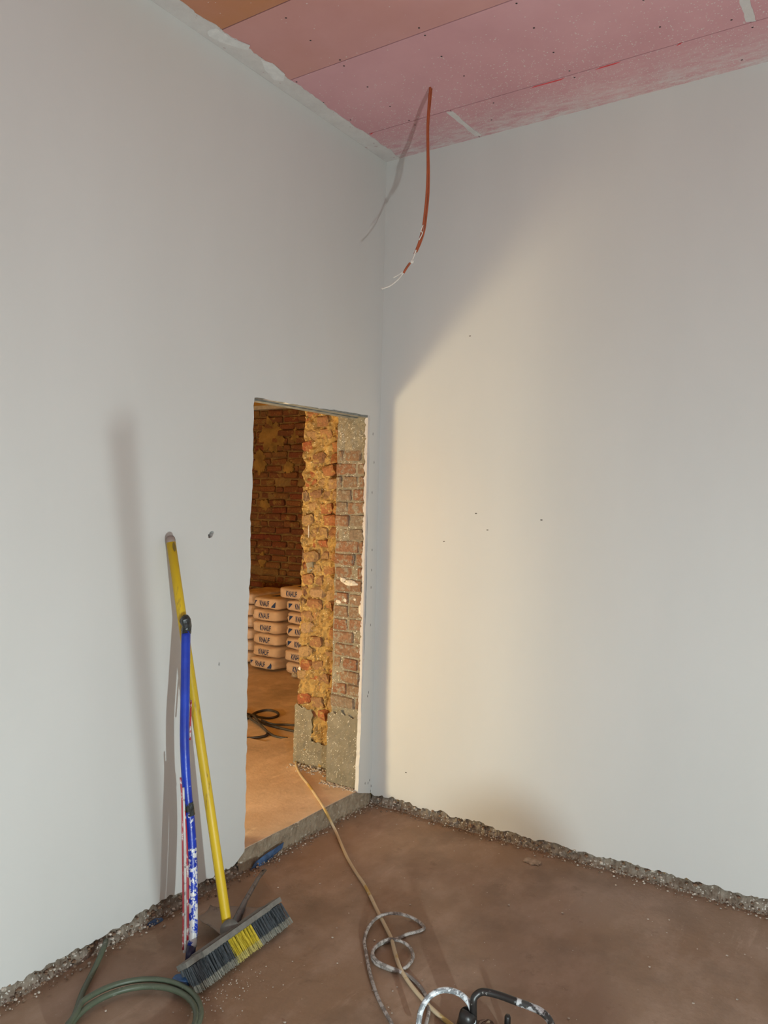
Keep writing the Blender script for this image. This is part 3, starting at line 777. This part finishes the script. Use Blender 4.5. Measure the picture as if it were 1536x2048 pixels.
# ------------------------------------------------------------------ broom
YEL = smeared('yellow_handle', (.60, .40, .012), (.34, .22, .03), .60, 30, (1, 1, .12), .45)
BLKP = simple('dusty_grey_plastic', (.17, .16, .14), .6, var=.2, scale=60)
TIP = simple('brown_grey_cap', (.26, .20, .17), .6)
n0 = px(393, 1990, 2, 0); f0 = px(577, 1850, 2, 0)          # bristle tips on the floor
e1 = (f0-n0); LBR = e1.length; e1.normalize()
e2 = Vector((e1.y, -e1.x, 0))                               # away from the wall
tp = px(340, 1071, 0, .021)
mid = n0.lerp(f0, .5)
broom = empty('broom', tuple(mid), 'broom with a yellow handle leaning against the white plaster wall', 'broom')
tilt = math.radians(33)
up = (Vector((0, 0, 1))*math.cos(tilt)-e2*math.sin(tilt)).normalized()       # bristles splay away from the wall
fw = e1.cross(up).normalized()
if fw.dot(e2) < 0: fw = -fw
BL = .082                                                   # bristle length
cb = mid+up*(BL+.012)-fw*.012                               # centre of the block
b = bmesh.new(); bmesh.ops.create_cube(b, size=1)
bmesh.ops.bevel(b, geom=list(b.edges), offset=.14, segments=2, affect='EDGES'); b.verts.index_update()
vv = [cb+e1*(v.co.x*(LBR+.01))+fw*(v.co.y*.066)+up*(v.co.z*.024) for v in b.verts]; ff = [[q.index for q in f.verts] for f in b.faces]; b.free()
put('block', vv, ff, BLKP, broom)
# bristles
BB = simple('dark_bristles', (.045, .050, .056), .7, var=.4, scale=80)
BY = simple('yellow_bristles', (.52, .38, .02), .7, var=.25, scale=80)
BD = simple('dusty_bristle_tips', (.20, .185, .15), .8, var=.3, scale=80)
r_ = random.Random(12)
def bristles(t0, t1, mat, name):
    mb = MB(); md = MB(); cols = int((t1-t0)*34)
    for i in range(cols):
        t = t0+(t1-t0)*(i+.5)/cols
        for row in range(5):
            base = cb-up*.011+e1*((t-.5)*LBR)+fw*((row-2)*.0125)
            for k in range(9):
                ang = r_.uniform(0, 6.28); rr = r_.random()**.5
                a0 = base+(e1*math.cos(ang)+fw*math.sin(ang))*rr*.0032
                spread = .0055
                a1 = a0-up*(BL+.004*r_.uniform(-1, .4))+(e1*math.cos(ang)+fw*math.sin(ang))*rr*spread+fw*((row-2)*.006)+e1*r_.gauss(0, .002)
                if a1.z < .001: a1.z = .001
                m_ = a0.lerp(a1, .72)
                side = (e1*r_.uniform(-1, 1)+fw*r_.uniform(-1, 1)).normalized()*.0013
                s2 = up.cross(side).normalized()*.0013
                def tri(q, p0, p1):
                    q.add([p0+side, p0-side*.5+s2, p0-side*.5-s2, p1+side*.8, p1-side*.4+s2*.8, p1-side*.4-s2*.8], [(0, 1, 4, 3), (1, 2, 5, 4), (2, 0, 3, 5)])
                tri(mb, a0, m_); tri(md, m_, a1)
    o = mb.build(name, mat, broom, False, 'stuff'); md.build('dusty_tips', BD if name != 'yellow_bristles' else DY, o, False, 'stuff')
DY = simple('dusty_yellow_tips', (.42, .34, .10), .8, var=.3, scale=80)
bristles(.0, .385, BB, 'dark_bristles'); bristles(.385, .635, BY, 'yellow_bristles'); bristles(.635, 1.0, BB, 'dark_bristles')
# socket, bracket and handle
hb = cb+up*.055-fw*.004+e1*.01
hbp = px(456, 1862, 0, hb.x); hb = Vector((hb.x, hbp.y, hbp.z))
hd = (tp-hb).normalized()
sb = cb+up*.011
MB().tube([sb-e1*.01, sb.lerp(hb, .55), hb-hd*.004, hb+hd*.012], [.034, .025, .0235, .0225], 16).build('socket', BLKP, broom, True)
for s in (-1, 1):
    q = [sb+e1*.012*s, sb+e1*.085*s, hb+e1*.016*s-hd*.01]
    th = fw*.006; MB().add([x+th for x in q]+[x-th for x in q], [(0, 1, 2), (3, 5, 4), (0, 3, 4, 1), (1, 4, 5, 2), (2, 5, 3, 0)]).build('bracket_web', BLKP, broom)
HR_ = .0172
L = (tp-hb).length
hd_o = MB().tube([hb, hb+hd*.03, hb.lerp(tp, .25), hb.lerp(tp, .5), hb.lerp(tp, .75), tp-hd*.026], [HR_*.96, HR_, HR_, HR_, HR_, HR_], 20).build('handle', YEL, broom, True)
MB().tube([tp-hd*.026, tp-hd*.018, tp-hd*.009, tp-hd*.003, tp], [HR_*1.0, HR_*1.02, HR_*.95, HR_*.7, HR_*.3], 20).build('handle_cap', TIP, broom, True)
# hanging eye near the top: flat oval painted in the recess's shade
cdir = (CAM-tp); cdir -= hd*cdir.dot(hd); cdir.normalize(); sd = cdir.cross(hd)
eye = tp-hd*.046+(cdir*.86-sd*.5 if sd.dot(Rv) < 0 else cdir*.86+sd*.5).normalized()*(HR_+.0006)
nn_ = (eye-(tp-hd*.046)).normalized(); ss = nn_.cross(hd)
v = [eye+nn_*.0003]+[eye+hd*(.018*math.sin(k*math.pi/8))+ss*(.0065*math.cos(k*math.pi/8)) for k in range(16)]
EYE = simple('brown_eye_shade', (.16, .10, .01), .8)
put('painted_hanging_eye', v, [(0, 1+k, 1+(k+1) % 16) for k in range(16)], EYE, broom)

# ------------------------------------------------------------------ blue wrapped pole with red and white strands
def blue_mat():
    m, nt, b = nodes('blue_wrap_with_plaster'); p = pos(nt)
    s = nt.nodes.new('ShaderNodeSeparateXYZ'); nt.links.new(p, s.inputs[0])
    f = tex(nt, 'noise', 42, mapped(nt, p, (1, 1, .8)), 7, .7)
    thr = maprange(nt, s.outputs[2], .18, .62, .44, .70)
    k = maprange(nt, math_(nt, 'SUBTRACT', f, thr), 0., .03)
    base = ramp(nt, tex(nt, 'noise', 12, p), [(.3, (.004, .020, .28)), (.7, (.006, .045, .46))])
    setc(nt, b, mix(nt, k, base, (.66, .66, .66)))
    b.inputs['Roughness'].default_value = .3; bump(nt, b, f, .25, .004); return m
BLUE = blue_mat()
BTAPE = smeared('black_tape', (.018, .02, .02), (.5, .5, .5), .66, 45, rough=.25)
REDS = smeared('red_strand', (.42, .025, .04), (.68, .62, .6), .56, 38, (1, 1, .7), rough=.4)
WHS = smeared('white_strand', (.60, .60, .58), (.25, .24, .23), .58, 50, rough=.5)
NAVY = simple('navy_end_cap', (.02, .02, .06), .4)
base = px(381, 1922, 0, .318); 
pl0 = empty('blue_pole', (base.x, base.y, 0), 'blue wrapped pole with black tape smeared with white plaster beside the broom', 'pole')
xt = .125
def bx(x, y):                                       # pixel on the leaning plane of the pole
    k = (y-1235)/(1922-1235); return px(x, y, 0, xt+(base.x-xt)*max(-.05, k**.93 if k > 0 else 0))
path = [bx(372, 1262), bx(371, 1330), bx(370, 1400), bx(369, 1470), bx(371, 1530), bx(375, 1590), bx(381, 1650), bx(385, 1720), bx(386, 1790), bx(386, 1850), bx(384, 1893)]
path = catmull(path, 6)
MB().tube(path, .0165, 16).build('blue_wrap', BLUE, pl0, True)
mb = MB(); mb.tube(catmull([bx(367, 1231), bx(370, 1238), bx(373, 1252), bx(372, 1268)], 4), [.008, .012, .015, .0175, .019, .0195, .0195, .0195, .0190, .0190, .0185, .0178, .0175], 14)
for v in mb.v: v += Vector((n3(v.x*60, v.y*60, v.z*60), n3(v.x*60+9, v.y*60, v.z*60), n3(v.x*50, v.y*50, v.z*50+5)))*.004
mb.build('tape_cap', BTAPE, pl0)
mb = MB(); mb.tube(catmull([bx(377, 1604), bx(378, 1615), bx(380, 1630)], 3), .0182, 14)
for v in mb.v: v += Vector((n3(v.x*60, v.y*60, v.z*60), n3(v.x*60+9, v.y*60, v.z*60), 0))*.002
mb.build('tape_band', BTAPE, pl0)
MB().tube([bx(383, 1890), bx(381, 1908), bx(379, 1922)], [.0155, .0165, .0155], 14).build('end_cap', NAVY, pl0, True)
MB().tube(catmull([bx(368, 1622), bx(372, 1680), bx(374, 1750), bx(374.5, 1820), bx(374, 1880)], 6), .0060, 8).build('red_strand', REDS, pl0, True)
MB().tube(catmull([bx(366, 1575), bx(368, 1640), bx(369.5, 1720), bx(370, 1800), bx(370, 1860), bx(369, 1905)], 6), .0055, 8).build('white_strand', WHS, pl0, True)
MB().tube(catmull([bx(361, 1555), bx(364, 1600), bx(365, 1680), bx(366, 1760), bx(366.5, 1830), bx(366, 1900)], 6), .0030, 8).build('red_strand', REDS, pl0, True)
MB().tube(catmull([bx(382, 1400), bx(381, 1440), bx(380, 1480)], 4), .0032, 8).build('red_strand', REDS, pl0, True)

# ------------------------------------------------------------------ dustpan
PAN = smeared('dusty_dustpan_steel', (.26, .20, .155), (.12, .10, .085), .56, 14, rough=.7)
PANH = smeared('worn_steel_handle', (.20, .19, .185), (.12, .10, .085), .5, 20, rough=.5)
P0 = px(470, 1842, 2, .045); P1 = px(529, 1737, 2, .05)
dh = (P1-P0); dh.z = 0; dh.normalize(); dn = Vector((dh.y, -dh.x, 0))
if dn.x > 0: dn = -dn
pan = empty('dustpan', (P0.x, P0.y, 0), 'dusty steel dustpan with a flat handle lying behind the yellow broom handle', 'dustpan')
a_ = px(396, 1846, 2, .030); b_ = px(452, 1872, 2, .030); c_ = px(522, 1838, 2, .012); d_ = px(480, 1812, 2, .04); e_ = px(420, 1815, 2, .045)
outl = [a_, b_, b_.lerp(c_, .5)+Vector((.02, -.01, 0)), c_, d_, e_]
v = []; f = []; n = 14
grid = MB()
def bil(s, t): return a_.lerp(b_, 0).lerp(a_, 0)
q0, q1, q2, q3 = a_, b_+Vector((.03, -.03, 0)), c_, (e_+d_)/2
q3 = e_
vv = []; ff = []
for j in range(n+1):
    for i in range(n+1):
        s, t = i/n, j/n
        p = q0.lerp(q1, s).lerp(d_.lerp(c_, 0) if False else q3.lerp(c_+Vector((0, .02, .0)), s), t)
        z = .020+.018*(1-t)+.012*math.sin(s*math.pi)+.016*(abs(2*s-1)**6)+.02*t**6
        vv.append(Vector((p.x, p.y, z)))
for j in range(n):
    for i in range(n): k = j*(n+1)+i; ff.append((k, k+1, k+n+2, k+n+1))
m0 = len(vv); vv += [p-Vector((0, 0, .0025)) for p in vv]
ff += [tuple(i+m0 for i in q[::-1]) for q in ff]
rim = [i for i in range(n+1)]+[(j+1)*(n+1)-1 for j in range(1, n+1)]+[n*(n+1)+i for i in range(n-1, -1, -1)]+[j*(n+1) for j in range(n-1, 0, -1)]
for i in range(len(rim)): a, b = rim[i], rim[(i+1) % len(rim)]; ff.append((b, a, a+m0, b+m0))
put('pan', vv, ff, PAN, pan, True)
hh = MB(); w0, w1 = .016, .012
S = [P0+Vector((0, 0, -.006)), P0.lerp(P1, .3)+Vector((0, 0, .012)), P0.lerp(P1, .75)+Vector((0, 0, .010)), P1+Vector((0, 0, -.002))]
W = [.018, .011, .009, .0105]
vv = []; ff = []
for p, w_ in zip(S, W): vv += [p+dn*w_+Vector((0, 0, -.004)), p+Vector((0, 0, .004)), p-dn*w_+Vector((0, 0, -.004)), p+Vector((0, 0, -.007))]
for i in range(3):
    for k in range(4): a = i*4+k; b = i*4+(k+1) % 4; ff.append((a, b, b+4, a+4))
ff += [(3, 2, 1, 0), (12, 13, 14, 15)]
put('handle', vv, ff, PANH, pan, True)
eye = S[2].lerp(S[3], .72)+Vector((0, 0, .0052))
put('painted_hanging_hole', [eye]+[eye+dh*.007*math.sin(k*math.pi/5)+dn*.0045*math.cos(k*math.pi/5)-Vector((0, 0, .0015)) for k in range(10)], [(0, 1+k, 1+(k+1) % 10) for k in range(10)], HOLE_SHADE, pan)  # flat disc, the hole's shade painted on the handle

# ------------------------------------------------------------------ blue plastic scraps
BPL = simple('blue_plastic', (.035, .085, .19), .5, var=.45, scale=30, bmp=.3)
def scrap(name, label, pts, off, thick=.003):
    n = len(pts); v = []; ax = Vector(off)
    c = sum(pts, Vector())/n
    top = [p+ax*(1+.8*n3(p.x*30, p.y*30, p.z*30)) for p in pts]; v = top+[p-ax*thick/ max(ax.length, 1e-6) for p in top]+[c+ax*2.2]
    f = [(2*n, i, (i+1) % n) for i in range(n)]+[((i+1) % n, i, i+n, (i+1) % n+n) for i in range(n)]
    return tag(put(name, v, f, BPL, None, False), label, 'plastic')
scrap('membrane_scrap', 'blue plastic membrane flap stuck on the doorway step', [px(x, y, 0, .008) for x, y in [(497, 1741), (510, 1723), (530, 1707), (548, 1695), (566, 1684), (561, 1696), (548, 1709), (535, 1722), (516, 1737)]], (.008, 0, .001))
scrap('membrane_scrap', 'small blue plastic scrap at the wall foot left of the poles', [px(x, y, 0, .008) for x, y in [(290, 1856), (296, 1845), (308, 1836), (320, 1834), (323, 1839), (312, 1847), (302, 1853)]], (.010, 0, .001))
c = px(356, 1972, 2, .0); mb = MB()
vv = []; ff = []; n = 14
for j in range(5):
    for k in range(n):
        a = 2*math.pi*k/n; rr = (.050-.006*j)*(1+.12*n3(math.cos(a)*2, math.sin(a)*2, 4)); vv.append((c.x+.01+rr*math.cos(a)*.8, c.y+rr*math.sin(a)*.7, [.0, .012, .024, .031, .033][j]))
for j in range(4):
    for k in range(n): ff.append((j*n+k, j*n+(k+1) % n, (j+1)*n+(k+1) % n, (j+1)*n+k))
ff.append(tuple(4*n+k for k in range(n)))
tag(put('plastic_scrap', vv, ff, BPL, None, False), 'blue plastic cap lying between the broom head and green hose', 'plastic')
# pale plaster splash on the floor
PLS = simple('dried_plaster_splash', (.36, .27, .20), .9, var=.3, scale=60)
c = px(1065, 1723, 2, .001); lp = []
for k in range(40):
    a = 2*math.pi*k/40; q = .035*(1+.4*n3(math.cos(a)*2, math.sin(a)*2, 7)+.2*n3(math.cos(a)*7, math.sin(a)*7, 7)); lp.append((c.x+q*math.cos(a)*1.1, c.y+q*math.sin(a)*.8))
tag(sheet('plaster_splash', [lp], 2, .003, -.001, PLS), 'pale dried plaster splash on the floor near the back wall', 'plaster')

# ------------------------------------------------------------------ mixing machine at the lower edge of the picture
STEEL = smeared('plaster_smeared_steel', (.20, .21, .22), (.66, .69, .71), .46, 45, rough=.35)
BLKM = smeared('plaster_smeared_black_bar', (.018, .016, .015), (.38, .36, .34), .62, 28, rough=.4)
BLKW = smeared('whitened_black_bar', (.05, .05, .05), (.60, .62, .64), .47, 34, rough=.4)
RUST = smeared('brown_grimy_housing', (.10, .055, .035), (.30, .22, .14), .58, 25, rough=.7)
g = px(985, 2075, 2, 0)
mac = empty('mixing_machine', (g.x, g.y, 0), 'grimy mixing machine with black tubular handle and plastered steel hoop', 'machine')
def dz(x, y, z): return px(x, y, 2, z)
body = [dz(895, 2042, .035), dz(935, 2020, .05), dz(985, 2016, .05), dz(1010, 2050, .04), dz(1030, 2110, .03), dz(930, 2120, .03), dz(880, 2070, .03)]
cen = sum(body, Vector())/7; n = 56; rings = 7; v = []; f = []
for j in range(rings):
    t = 1-j/(rings-1)*.97
    for k in range(n):
        i = k*7//n; w_ = (k*7/n) % 1; p = body[i].lerp(body[(i+1) % 7], w_); q = cen.lerp(p, t)
        g_ = .012*n3(q.x*45, q.y*45, 2)+.008*n3(q.x*110, q.y*110, 5)
        v.append(Vector((q.x+g_*.6, q.y-g_*.6, max(.004, .030*(1-t**4)+.008+g_))))
for j in range(rings-1):
    for k in range(n): f.append((j*n+k, j*n+(k+1) % n, (j+1)*n+(k+1) % n, (j+1)*n+k))
f.append(tuple((rings-1)*n+k for k in range(n)))
m_ = len(v); v += [Vector((v[k].x, v[k].y, 0)) for k in range(n)]
f += [(m_+k, m_+(k+1) % n, (k+1) % n, k) for k in range(n)]
put('housing', v, f, RUST, mac)
k_ = dz(948, 2040, .075)
MB().tube([dz(930, 2052, .03), dz(936, 2030, .085), dz(938, 2024, .092)], [.026, .026, .018], 16).build('motor_cap', BLKM, mac, True)
hoop = [dz(836, 2062, .02), dz(838, 2040, .045), dz(843, 2018, .075), dz(856, 1996, .10), dz(875, 1983, .115), dz(893, 1980, .12), dz(912, 1984, .12), dz(929, 1995, .115), dz(941, 2012, .10), dz(946, 2035, .075), dz(946, 2062, .045)]
MB().tube(catmull(hoop, 6), .0085, 12).build('hoop', STEEL, mac, True)
h1 = [dz(947, 2062, .02), dz(947, 2030, .08), dz(947, 2004, .125), dz(950, 1993, .14), dz(960, 1985, .15), dz(972, 1984, .155), dz(1000, 1991, .155), dz(1035, 2004, .155)]
h2 = [dz(1033, 2003, .155), dz(1060, 2013, .155), dz(1080, 2022, .15), dz(1094, 2034, .14), dz(1103, 2050, .12), dz(1108, 2075, .08), dz(1108, 2100, .04)]
MB().tube(catmull(h1, 6), .0105, 14).build('handle', BLKM, mac, True)
MB().tube(catmull(h2, 6), .0105, 14).build('handle', BLKW, mac, True)
kn = dz(1015, 2046, .04)
MB().tube([(kn.x, kn.y, .0), (kn.x, kn.y, .058), (kn.x, kn.y, .064)], [.0095, .0095, .007], 14).build('switch_peg', BLKM, mac, True)
# small dark nicks in the plaster
NICK = simple('dark_nick', (.10, .09, .08), .9)
for x, y, ax in [(940, 672, 1), (952, 1027, 1), (975, 1060, 1), (888, 1083, 1), (1083, 1040, 1), (438, 1328, 0), (812, 1545, 1), (746, 868, 0), (748, 925, 0), (744, 985, 0), (744, 1100, 0), (743, 1140, 0), (742, 1175, 0), (741, 1250, 0), (737, 1385, 0), (735, 1392, 0), (739, 1560, 0), (736, 1566, 0), (742, 1572, 0), (741, 1582, 0), (730, 1567, 0)]:
    c = px(x, y, ax, 0); lp = []; q = (c.x, c.z) if ax == 1 else (c.y, c.z)
    for k in range(10):
        a = 2*math.pi*k/10; rr = .005*(1+.5*n3(math.cos(a)*2, math.sin(a)*2, x)); lp.append((q[0]+rr*math.cos(a)*(1.2 if ax == 1 else .4), q[1]+rr*math.sin(a)*(.5 if ax == 1 else 1.4)))
    if ax == 1: sheet('nick', [lp], 1, -.0006, .002, NICK, wall_back)
    else: sheet('nick', [lp], 0, .0006, -.002, NICK, wall_left)
